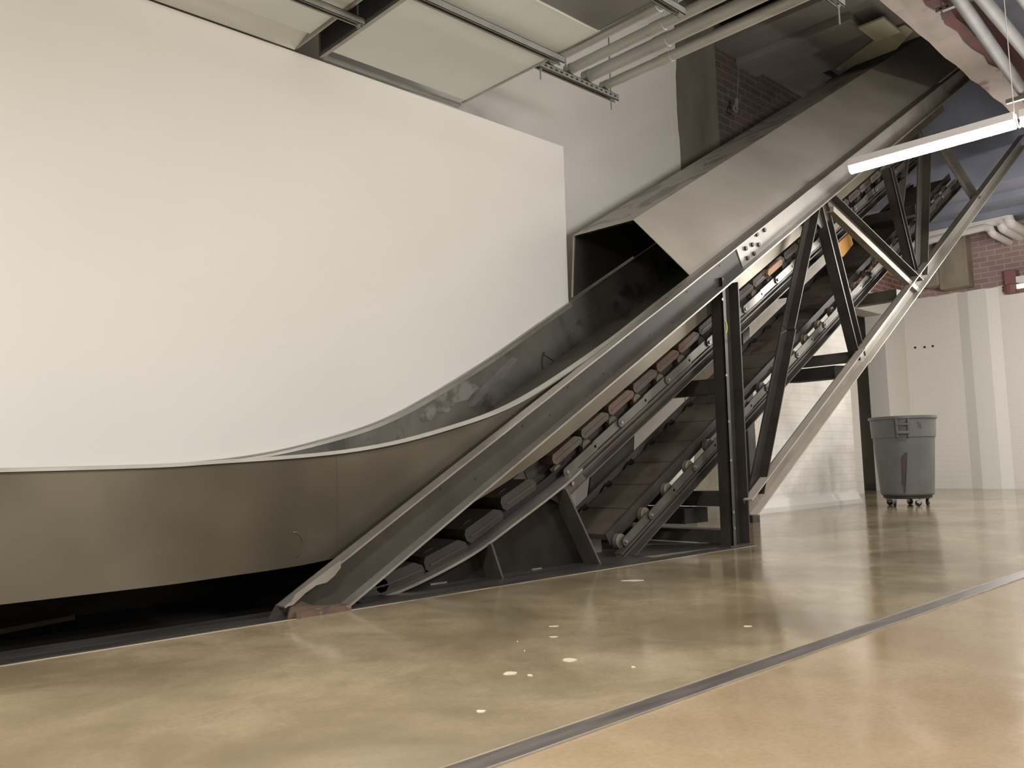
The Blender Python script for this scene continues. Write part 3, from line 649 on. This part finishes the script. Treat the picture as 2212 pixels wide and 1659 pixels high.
def link(parent, place, y, odd):
    L = PITCH_C; r = 0.027; pts = []
    for i in range(9):
        t = math.radians(90+i*22.5); pts.append((r*math.cos(t), r*math.sin(t)))
    for i in range(9):
        t = math.radians(-90+i*22.5); pts.append((L+r*math.cos(t), r*math.sin(t)))
    yy = y-(0.010 if odd else 0.0)
    o = MB().prism([place(a, b, yy) for a, b in pts], Vector((0, 0.008, 0))).obj('chain_link', M['chain'], parent)
    MB().tube([place(0, 0, yy-0.010), place(0, 0, yy+0.002)], [0.009, 0.013], 10).obj('pin', M['frame_light'], o)
    return o
def roller(parent, place, y, r=0.043, m=None):
    return MB().tube([place(0, 0, y), place(0, 0, y+0.004), place(0, 0, y+0.036), place(0, 0, y+0.04)], [r-.004, r, r, r-.004], 18).obj('roller', m or M['roller'], parent, smooth=True)
s_up0 = 3.52
k0 = -1
for k in range(-1, 23):
    s = s_up0+k*PITCH_C
    pl = lambda a, b, y, s=s: P(s+a, -1.28+b, y)
    if s+PITCH_C < 10:
        link(cv, pl, 3.205, k % 2)
        roller(cv, pl, 3.25)
        ps = lambda a, b, y, s=s: P(s+a-0.06, -1.145+b, y)
        slat_mesh('slat', M['slat_up'], 3.20, 3.90, cv, ps, 0.062)
        # attachment angle hanging from the slat to the chain
        MB().prism([P(s-0.05, -1.23, 3.262), P(s+0.15, -1.23, 3.262), P(s+0.13, -1.29, 3.262), P(s-0.03, -1.29, 3.262)], (0, 0.006, 0)).obj('bracket', M['frame_dark'], cv)
# slats on the curved entry
def on_curve(d):
    acc = 0
    for a, b in zip(curve, curve[1:]):
        l = (b-a).length
        if acc+l >= d: t = (d-acc)/l; return a+(b-a)*t, (b-a).normalized()
        acc += l
    return curve[-1], (curve[-1]-curve[-2]).normalized()
tot = sum((b-a).length for a, b in zip(curve, curve[1:]))
for k in range(5):
    d = tot-0.30-(k+1)*PITCH_C
    if d < 0.02: d = 0.02+0*k
    p, t = on_curve(d+PITCH_C/2); p = p-t*PITCH_C/2
    nrm = Vector((-t.y, t.x))
    off = 0.075+0.055*max(0.0, 1-k/2)
    ps = lambda a, b, y, p=p, t=t, nrm=nrm, off=off: Vector((p.x+t.x*a+nrm.x*(b+off), y, p.y+t.y*a+nrm.y*(b+off)))
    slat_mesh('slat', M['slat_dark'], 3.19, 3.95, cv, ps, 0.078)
# return run
s_lo0 = 3.46
for k in range(0, 25):
    s = s_lo0+k*PITCH_C
    pl = lambda a, b, y, s=s: P(s+a, -1.893+b, y)
    if s+PITCH_C < 10.6:
        link(cv, pl, 3.205, k % 2)
        roller(cv, pl, 3.235, 0.045)
        pf = lambda a, b, y, s=s: P(s+a+0.02, -1.868+b, y)
        link(cv, pf, 3.70, k % 2)
        MB().prism([pf(0.03, 0.0, 3.685), pf(0.22, 0.0, 3.685), pf(0.25, 0.06, 3.685), pf(0.21, 0.065, 3.63), pf(0.19, 0.05, 3.685)], (0, -0.008, 0)).tube([pf(0.06, .012, 3.68), pf(0.06, .012, 3.67)], .011, 8).tube([pf(0.15, .018, 3.68), pf(0.15, .018, 3.67)], .011, 8).obj('bracket', M['frame_dark'], cv)
        ps = lambda a, b, y, s=s: P(s+a-0.02, -1.835+b, y)
        poly = [(0, -0.04), (0, 0), (PITCH_C-0.008, 0), (PITCH_C-0.008, -0.04)]
        MB().prism([ps(a, b, 3.285) for a, b in poly], Vector((0, 0.40, 0))).obj('slat', M['slat'], cv)
# near side inner angle above the lower slats
mb = MB(); inc(mb, 3.40, 10.6, -1.885, -1.805, 3.276, 3.282); mb.obj('inner_angle', M['frame_dark'], cv)
mb = MB(); inc(mb, 3.40, 10.6, -1.85, -1.80, 3.712, 3.718); mb.obj('inner_angle', M['frame'], cv)

# orange boards behind
for (x0, x1, z0, z1, lb) in ((9.86, 10.2, 3.03, 3.30, 'orange board behind the upper conveyor run, left of the truss diagonal'), ):
    o = MB().prism([(7.50, 3.45, 2.52), (7.795, 3.45, 2.685), (7.85, 3.45, 2.58), (7.615, 3.45, 2.42), (7.50, 3.45, 2.42)], (0, 0.02, 0)).obj('orange_board', M['orange'])
    tag(o, 'larger orange board wedged between the conveyor runs', 'board')
o = MB().prism([(8.60, 3.45, 2.44), (8.67, 3.45, 2.50), (8.83, 3.45, 2.50), (8.95, 3.45, 2.42), (8.75, 3.45, 2.40)], (0, 0.02, 0)).obj('orange_board', M['orange'])
tag(o, 'small orange board just above the truss lower node', 'board')
o = MB().prism([P(5.93, -1.20, 3.175), P(6.17, -1.20, 3.175), P(6.19, -1.175, 3.175), P(6.17, -1.155, 3.175), P(5.95, -1.155, 3.175), P(5.92, -1.175, 3.175)], (0, 0.02, 0)).obj('wear_strip', mat('orange_brown_wood', (0.40, 0.22, 0.13), rough=0.7))
tag(o, 'short orange-brown strip on a slat right of the post', 'strip')

# plywood
o = MB().box(8.02, 8.42, 3.08, 3.33, 4.76, 4.78).obj('plywood_board', M['plywood']); tag(o, 'pale plywood square under the soffit near the beam', 'board')
o = MB().prism([(8.944, 3.99, 4.878), (8.56, 3.314, 4.878), (8.549, 3.082, 4.878), (8.73, 3.07, 4.878), (9.0, 3.35, 4.878), (9.02, 3.99, 4.878)], (0, 0, .012)).obj('plywood_board', M['plywood']); tag(o, 'pointed pale plywood piece where the hood passes the soffit', 'board')

# ================================================================== DUCTS
def duct(name, x0, x1, y0, y1, z0, z1, label, seams=(), dark=None):
    t = thing(name, ((x0+x1)/2, (y0+y1)/2, z0), label, 'duct')
    MB().box(x0, x1, y0, y1, z0, z1).obj('body', M['galv'], t, bevel=0.004)
    for ys in seams:
        MB().box(x0-0.006, x1+0.006, ys-0.012, ys+0.012, z0-0.010, z1).obj('seam_flange', M['strut'], t)
    return t
dB = duct('air_duct', 2.515, 3.56, 2.93, 4.10, 2.99, 3.55, 'wide flat galvanised duct whose corner meets the white wall', (3.26,))
MB().box(2.49, 2.515, -2, 4.19, 2.98, 3.56).obj('end_flange', M['strut'], dB)
MB().box(2.515, 3.56, 4.10, 4.14, 3.04, 3.5).obj('end_panel', M['duct_gap'], dB)
MB().box(2.515, 3.56, 4.165, 4.195, 2.976, 2.996).obj('end_flange', M['strut'], dB)
MB().box(3.545, 3.562, -2, 4.14, 2.984, 2.992).obj('edge_flange', M['strut'], dB)
MB().box(2.515, 3.545, -2, 2.93, 3.0, 3.55).obj('body', M['galv_dark'], dB)['label'] = 'darker section nearer the viewer'
MB().box(2.485, 2.49, -2, 4.16, 3.0, 3.55).obj('side_panel', M['duct_gap'], dB)['label'] = 'dark side of the duct'
dA = duct('air_duct', -3.0, 2.335, 2.6, 4.02, 3.0, 3.5, 'long galvanised duct at the upper left edge of the ceiling', (3.2,))
MB().prism([(-3.0, 4.02, 3.03), (-3.0, 4.198, 2.978), (-3.0, 4.198, 3.4), (-3.0, 4.02, 3.4)], (5.335, 0, 0)).obj('lip', M['galv'], dA)
MB().box(2.335, 2.345, 2.6, 4.198, 2.98, 3.5).obj('end_flange', M['strut'], dA)

# strut trapezes
def strut(name, x0, x1, y, z, label, rods, ztop, slots=True, droplen=0.06):
    t = thing(name, ((x0+x1)/2, y, z), label, 'pipe support', 'slotted steel hangers under the ducts and pipes')
    w = 0.041; th = 0.003
    MB().box(x0, x1, y-w/2, y-w/2+th, z, z+w).box(x0, x1, y+w/2-th, y+w/2, z, z+w).box(x0, x1, y-w/2, y+w/2, z+w-th, z+w)\
        .box(x0, x1, y-w/2, y-w/2+0.009, z, z+th).box(x0, x1, y+w/2-0.009, y+w/2, z, z+th).obj('channel', M['strut'], t)
    if slots:
        mb = MB(); x = x0+0.04
        while x < x1-0.03:
            mb.box(x, x+0.022, y-w/2-0.0008, y-w/2+0.001, z+0.016, z+0.028); x += 0.048
        mb.obj('slot', M['black'], t)
    for xr in rods:
        MB().cyl((xr, y, z-droplen), (xr, y, ztop), 0.005, 8).cyl((xr, y, z-0.010), (xr, y, z), 0.011, 6).obj('threaded_rod', M['strut'], t)
    return t
strut('strut_hanger', 0.4, 2.44, 3.655, 2.93, 'slotted steel hanger under the upper left duct, ending in a hanging bolt', (2.41,), 5.29, False, 0.02)
strut('strut_hanger', 1.6, 3.57, 3.24, 2.925, 'slotted steel hanger under the wide duct with a bright end fitting', (3.60,), 5.29, False, 0.012)
o = MB().cyl((3.49, 3.235, 2.955), (3.575, 3.235, 2.955), 0.012, 10).obj('end_fitting', mat('shiny_end_fitting', (0.9, 0.9, 0.88), rough=0.1, metal=1.0)); tag(o, 'shiny end fitting on the hanger below the wide duct', 'fitting')
strut('strut_hanger', 3.55, 4.36, 3.47, 3.0, 'perforated steel channel carrying the ends of four grey pipes', (3.62, 4.30), 5.29, True, 0.07)
strut('strut_hanger', 3.60, 4.38, 1.90, 3.0, 'short channel end with a drooping bolt near the dark opening', (4.34,), 5.29, True, 0.11)
strut('strut_hanger', 3.0, 3.70, 2.47, 2.945, 'slim hanger crossing the pipes at the top middle', (3.66,), 5.29, False, 0.02)
# four pipes
for i, (x, r, z) in enumerate(((3.70, .041, 3.084), (3.885, .033, 3.076), (4.06, .040, 3.083), (4.235, .031, 3.074))):
    lab = ('thickest grey ceiling pipe, nearest the duct', 'second grey ceiling pipe from the duct', 'third grey ceiling pipe from the duct', 'thinnest outer grey ceiling pipe, nearest the dark opening')[i]
    t = thing('conduit_pipe', (x, 3.45, z), lab, 'pipe', 'grey pipes under the ceiling')
    MB().cyl((x, 3.45, z), (x, -2.5, z), r, 24).obj('pipe', M['conduit'], t, smooth=True)
    MB().cyl((x, 3.456, z), (x, 3.45, z), r*0.86, 24).obj('end', M['black'], t)
    for yc in (2.62+0.1*i, ):
        MB().cyl((x, yc, z), (x, yc+0.09, z), r*1.12, 24).obj('coupling', M['conduit'], t, smooth=True)
    MB().cyl((x, 3.44, z), (x, 3.49, z), r*1.07, 18).box(x+r*0.7, x+r*1.5, 3.455, 3.485, z+r*0.5, z+r*1.2).obj('clamp', M['strut'], t)

# right hand pipes under the far ceiling
for i, (ya, yb2, r, z) in enumerate(((1.89, 2.58, .050, 4.02), (1.85, 2.12, .050, 4.02), (1.66, 1.90, .04, 4.06), (1.50, 1.72, .045, 4.06))):
    lab = ('pale grey pipe closest to the ragged beam', 'second pale grey pipe from the ragged beam', 'third pale grey pipe from the ragged beam', 'fourth pale grey pipe, in the top right corner')[i]
    o = MB().cyl((6.4, ya+(yb2-ya)*1.4/8.5, z), (13.5, yb2, z), r, 20).obj('overhead_pipe', M['grey_pipe'], smooth=True); tag(o, lab, 'pipe', 'pale pipes beyond the beam')
t = thing('strut_hanger', (7.05, 2.1, 4.09), 'perforated channel under the beam carrying the right hand pipes', 'pipe support', 'slotted steel hangers under the ducts and pipes')
MB().box(7.03, 7.07, 1.3, 2.29, 4.112, 4.152).obj('channel', M['strut'], t)
mb = MB(); y = 1.34
while y < 2.26: mb.box(7.0295, 7.031, y, y+0.022, 4.125, 4.139); y += 0.05
mb.obj('slot', M['black'], t)
MB().cyl((7.05, 2.25, 4.04), (7.05, 2.25, 4.6), 0.006, 8).obj('threaded_rod', M['strut'], t)
t = thing('strut_hanger', (9.0, 2.2, 3.93), 'short hanger holding the lamp row below the right hand pipes', 'pipe support', 'slotted steel hangers under the ducts and pipes')
MB().box(8.98, 9.02, 1.8, 2.36, 3.93, 3.97).obj('channel', M['strut'], t)

# ================================================================== LAMP ROW
def lamp(y0, y1, label):
    t = thing('linear_lamp', (6.1, (y0+y1)/2, 2.66), label, 'lamp', 'linear ceiling lamps')
    x = 6.1; r = 0.040
    pts = [(x+r*math.cos(a), y0, 2.70+r*math.sin(a)) for a in [math.radians(180+i*15) for i in range(13)]]
    MB().prism(pts+[(x+r, y0, 2.715), (x-r, y0, 2.715)], (0, y1-y0, 0)).obj('diffuser', M['tube'], t)
    MB().prism([(x-0.048, y0-.004, 2.712), (x+0.048, y0-.004, 2.712), (x+0.040, y0-.004, 2.765), (x-0.040, y0-.004, 2.765)], (0, y1-y0+.008, 0)).obj('housing', M['lamp_body'], t)
    return t
l1 = lamp(1.56, 2.66, 'glowing linear lamp hanging in front of the truss')
l2 = lamp(0.38, 1.52, 'glowing linear lamp cut by the right picture edge')
o = MB().tube([(6.1+0.046*math.cos(math.radians(a)), 1.54, 2.71+0.046*math.sin(math.radians(a))) for a in range(180, 361, 15)], 0.006, 8).obj('clip', M['lamp_body'], l1)
o = MB().cyl((6.1, 1.56, 2.765), (6.1, 1.56, 4.62), 0.003, 8).obj('suspension_wire', M['lamp_body'], l1)

# ================================================================== BIN ON DOLLY
BX, BY = 9.66, 3.83
t = thing('trash_can', (BX, BY, 0.115), 'large round grey plastic trash can standing by the white brick wall', 'trash can')
prof = [(0.0, 0.0), (0.280, 0.0), (0.298, 0.02), (0.345, 0.66), (0.357, 0.66), (0.368, 0.865), (0.385, 0.868), (0.385, 0.898), (0.36, 0.90), (0.352, 0.86), (0.282, 0.03), (0.0, 0.025)]
MB().lathe(prof, (BX, BY, 0.115), 64).obj('body', M['bin'], t, smooth=True)
# handle facing the viewer
ang = math.atan2(-BY, -BX)+0.0
def bp(r, a, z): return Vector((BX+r*math.cos(ang+a), BY+r*math.sin(ang+a), 0.115+z))
mb = MB()
ha = 0.165
for a in (-ha, ha): mb.bar(bp(0.372, a, 0.66), bp(0.392, a, 0.865), 0.022, 0.035, (math.cos(ang), math.sin(ang), 0))
for z in (0.80, ): mb.tube([bp(0.395, -ha+i*ha/4, z) for i in range(9)], 0.012, 8)
mb.tube([bp(0.392, -ha+i*ha/4, 0.71) for i in range(9)], 0.020, 10)
mb.obj('handle', M['bin'], t, smooth=True)
mb = MB(); mb.strip([bp(0.3545, -ha+i*ha/4, 0.665) for i in range(9)], [bp(0.362, -ha+i*ha/4, 0.78) for i in range(9)], (0, 0, 0.001))
mb.obj('handle_recess', M['rubber'], t)
st = [(-0.16, 0.13), (-0.12, 0.34), (-0.10, 0.44), (0.02, 0.49), (0.10, 0.475), (0.075, 0.43), (0.0, 0.39), (-0.03, 0.30), (-0.05, 0.18), (-0.07, 0.03), (-0.11, 0.03), (-0.09, 0.2), (-0.12, 0.12)]
def rb(z): return 0.298+(0.345-0.298)*(z-0.02)/0.64
mb = MB(); mb.face([mb.bm.verts.new(bp(rb(z)+0.007, a, z)) for a, z in st]); bmesh.ops.triangulate(mb.bm, faces=mb.bm.faces)
mb.obj('stain', M['bin_stain'], t)['label'] = 'reddish brown dried drip stain'
mb = MB()
for (a0, z0, a1, z1) in ((0.42, 0.83, 0.47, 0.83), (0.45, 0.83, 0.45, 0.80), (0.47, 0.815, 0.54, 0.815), (0.54, 0.815, 0.50, 0.76), (0.47, 0.815, 0.50, 0.76), (0.50, 0.76, 0.58, 0.755), (0.58, 0.755, 0.55, 0.80)):
    mb.tube([bp(0.3665, a0, z0), bp(0.3665, a1, z1)], 0.0025, 4)
mb.obj('marking', M['bin_ink'], t)['label'] = 'faint dark moulded marking'
t.scale = (0.92, 0.92, 0.965)
t = thing('can_dolly', (BX, BY, 0.0), 'black five-wheeled dolly under the grey trash can', 'dolly')
MB().lathe([(0.0, .085), (0.245, .085), (0.262, .092), (0.262, .113), (0.0, .113)], (BX, BY, 0), 40).obj('deck', M['rubber'], t)
for k in range(5):
    a = math.radians(20+k*72); cx, cy = BX+0.225*math.cos(a), BY+0.225*math.sin(a)
    dirv = Vector((math.cos(a+0.9), math.sin(a+0.9), 0))
    cst = MB().cyl((cx, cy, .07), (cx, cy, .09), .022, 12).bar((cx, cy, .078), Vector((cx, cy, .036))-dirv*0.02, .034, .044, dirv).obj('caster', M['caster_metal'], t)
    q = Vector((cx, cy, .036))-dirv*0.02; ax = Vector((-dirv.y, dirv.x, 0))
    MB().tube([q-ax*.013, q-ax*.011, q+ax*.011, q+ax*.013], [.030, .036, .036, .030], 20).obj('wheel', M['rubber'], cst, smooth=True)

t.scale = (0.95, 0.95, 0.965)
# ================================================================== FAR DETAILS
# tall steel cabinet seen through the doorway
t = thing('steel_cabinet', (15.4, 7.05, 0.0), 'tall dark grey-green steel cabinet seen through the far doorway', 'cabinet')
MB().box(14.92, 18.2, 7.0, 7.5, 0.22, 3.6).obj('body', M['cabinet'], t, bevel=0.01)
for x in (15.3, 16.35, 17.4): MB().box(x, x+.05, 7.0, 7.05, 0.0, 0.22).obj('leg', M['cabinet'], t)
for x in (15.5, 16.25): MB().box(x, x+0.012, 6.992, 7.0, 0.25, 3.55).obj('door_seam', M['black'], t)
MB().box(16.3, 16.5, 6.98, 7.0, 1.9, 1.93).obj('handle', M['black'], t)
# white elbow pipes on the far wall
def rp(pts, r, label, grp='white pipes on the far wall'):
    P2 = []
    for i, p in enumerate(pts):
        p = Vector(p)
        if 0 < i < len(pts)-1:
            a = (Vector(pts[i-1])-p).normalized(); b = (Vector(pts[i+1])-p).normalized(); q = r*1.6
            for tt in (0, .25, .5, .75, 1): P2.append((p+a*q)*(1-tt)**2+p*2*tt*(1-tt)+(p+b*q)*tt**2)
        else: P2.append(p)
    o = MB().tube(P2, r, 14).obj('wall_pipe', M['white_pipe'], smooth=True); tag(o, label, 'pipe', grp); return o
rp([(13.7, 5.5, 4.07), (13.7, 3.71, 4.06), (13.7, 3.689, 3.918), (14.5, 3.689, 3.918)], .070, 'thick white wall pipe with the highest elbow, beside the red brick')
rp([(13.75, 5.5, 3.991), (13.75, 3.815, 3.986), (13.7, 3.794, 3.86), (14.5, 3.794, 3.86)], .062, 'white pipe elbow in the middle of the three')
rp([(13.7, 5.5, 3.87), (13.7, 3.963, 3.928), (13.7, 3.931, 3.812), (14.5, 3.931, 3.812)], .055, 'lowest white pipe elbow, turning back to the far wall')
rp([(14.45, 5.55, 3.99), (14.45, 4.78, 4.04), (14.45, 4.72, 4.14), (14.45, 4.58, 4.15)], .018, 'slim white conduit running up to the ceiling')
t = thing('wall_lamp', (14.4, 3.7, 3.05), 'narrow wall lamp on a dull red bracket at the right edge', 'lamp')
MB().lathe([(0.0, 0), (0.10, 0.0), (0.12, .05), (0.12, .12), (.08, .16), (0.0, .16)], (14.42, 3.92, 2.99), 16).box(14.32, 14.5, 3.83, 3.99, 3.12, 3.34).obj('bracket', M['red_paint'], t)
MB().box(14.3, 14.45, 2.9, 3.83, 3.13, 3.22).obj('housing', M['lamp_body'], t)
MB().box(14.3, 14.4, 2.9, 3.83, 3.03, 3.10).obj('lens', M['lamp_face'], t)
MB().box(14.28, 14.42, 2.9, 3.83, 2.985, 3.02).obj('rail', M['red_paint'], t)
for k, (y, z) in enumerate(((5.45, 2.34), (5.30, 2.33), (5.17, 2.33), (4.06, 3.12), (4.06, 3.07))):
    o = MB().cyl((14.49, y, z), (14.503, y, z), 0.018, 8).obj('anchor_hole', M['black'])
    tag(o, ('leftmost of three dark anchor holes in the white far wall', 'middle one of three dark anchor holes in the white far wall', 'rightmost of three dark anchor holes in the white far wall', 'upper dark hole left of the red bracket', 'lower dark hole left of the red bracket')[k], 'hole')
# dangling hook in the dark opening
t = thing('hanging_ring', (7.63, 4.5, 4.19), 'small pale ring dangling on a cord before the brown brick', 'hook')
MB().cyl((7.66, 4.5, 4.27), (7.78, 4.5, 4.90), 0.003, 6).obj('cord', M['bulb'], t)
MB().tube([(7.63+0.034*math.cos(a), 4.5, 4.22+0.034*math.sin(a)) for a in [i*math.pi/8 for i in range(17)]], 0.010, 8).cyl((7.64, 4.5, 4.25), (7.66, 4.5, 4.33), .024, 10).obj('ring', M['bulb'], t)
# lettering on the column
cu = D.curves.new('lettering', 'FONT'); cu.body = 'DAL'; cu.size = 0.16; cu.extrude = 0.0006; cu.space_character = 0.95
cu.materials.append(M['ink'])
tmp = D.objects.new('tmp_text', cu); me = D.meshes.new_from_object(tmp); D.objects.remove(tmp)
o = D.objects.new('column_lettering', me); C.objects.link(o); o.location = (7.08, 4.598, 0.60); o.rotation_euler = (math.radians(90), 0, 0)
tag(o, 'faded dark letters on the tan concrete column', 'lettering')

# pale paint flecks on the floor
def fp(x, y):
    r = right*((x-1106)/F_PX*0)+r2*((x-1106)/F_PX)-u2*((y-829.5)/F_PX)+fwd
    tt = -CAM_H/r.z; return Vector((r.x*tt, r.y*tt, 0.0))
fl = [(1197, 1353, .045, .006, 'brightest thin sliver on the concrete below the conveyor foot'), (1230, 1426, .05, .022, 'oval pale fleck left of the floor strip'),
      (1102, 1455, .045, .018, 'long slanted pale fleck, middle left of the concrete'), (1145, 1459, .018, .010, 'tiny pale fleck right of the slanted one'),
      (1039, 1537, .028, .010, 'lone pale fleck nearest the bottom edge'), (1365, 1254, .13, .022, 'widest pale streak, just below the conveyor foot'),
      (1368, 1441, .014, .010, 'tiny pale dot close to the floor strip'), (1615, 1353, .035, .010, 'pale dash below the truss post'), (1196, 1376, .035, .008, 'faint dash under the bright sliver'),
      (1118, 1386, .006, .008, 'small white crumb on the concrete'), (1133, 1406, .005, .006, 'smallest white crumb, under the other crumb')]
for i, (x, y, a, b, lb) in enumerate(fl):
    c = fp(x, y); n = 12
    poly = []
    for k in range(n):
        t0 = 2*math.pi*k/n; rr = random.uniform(.7, 1.15)
        v = right*(a*.42*rr*math.cos(t0))+Vector((right.y*-1, right.x, 0))*(b*.9*rr*math.sin(t0))
        poly.append(c+v)
    o = MB().prism(poly, (0, 0, 0.0015)).obj('paint_fleck', M['fleck']); tag(o, lb, 'paint fleck', 'pale flecks on the concrete floor')
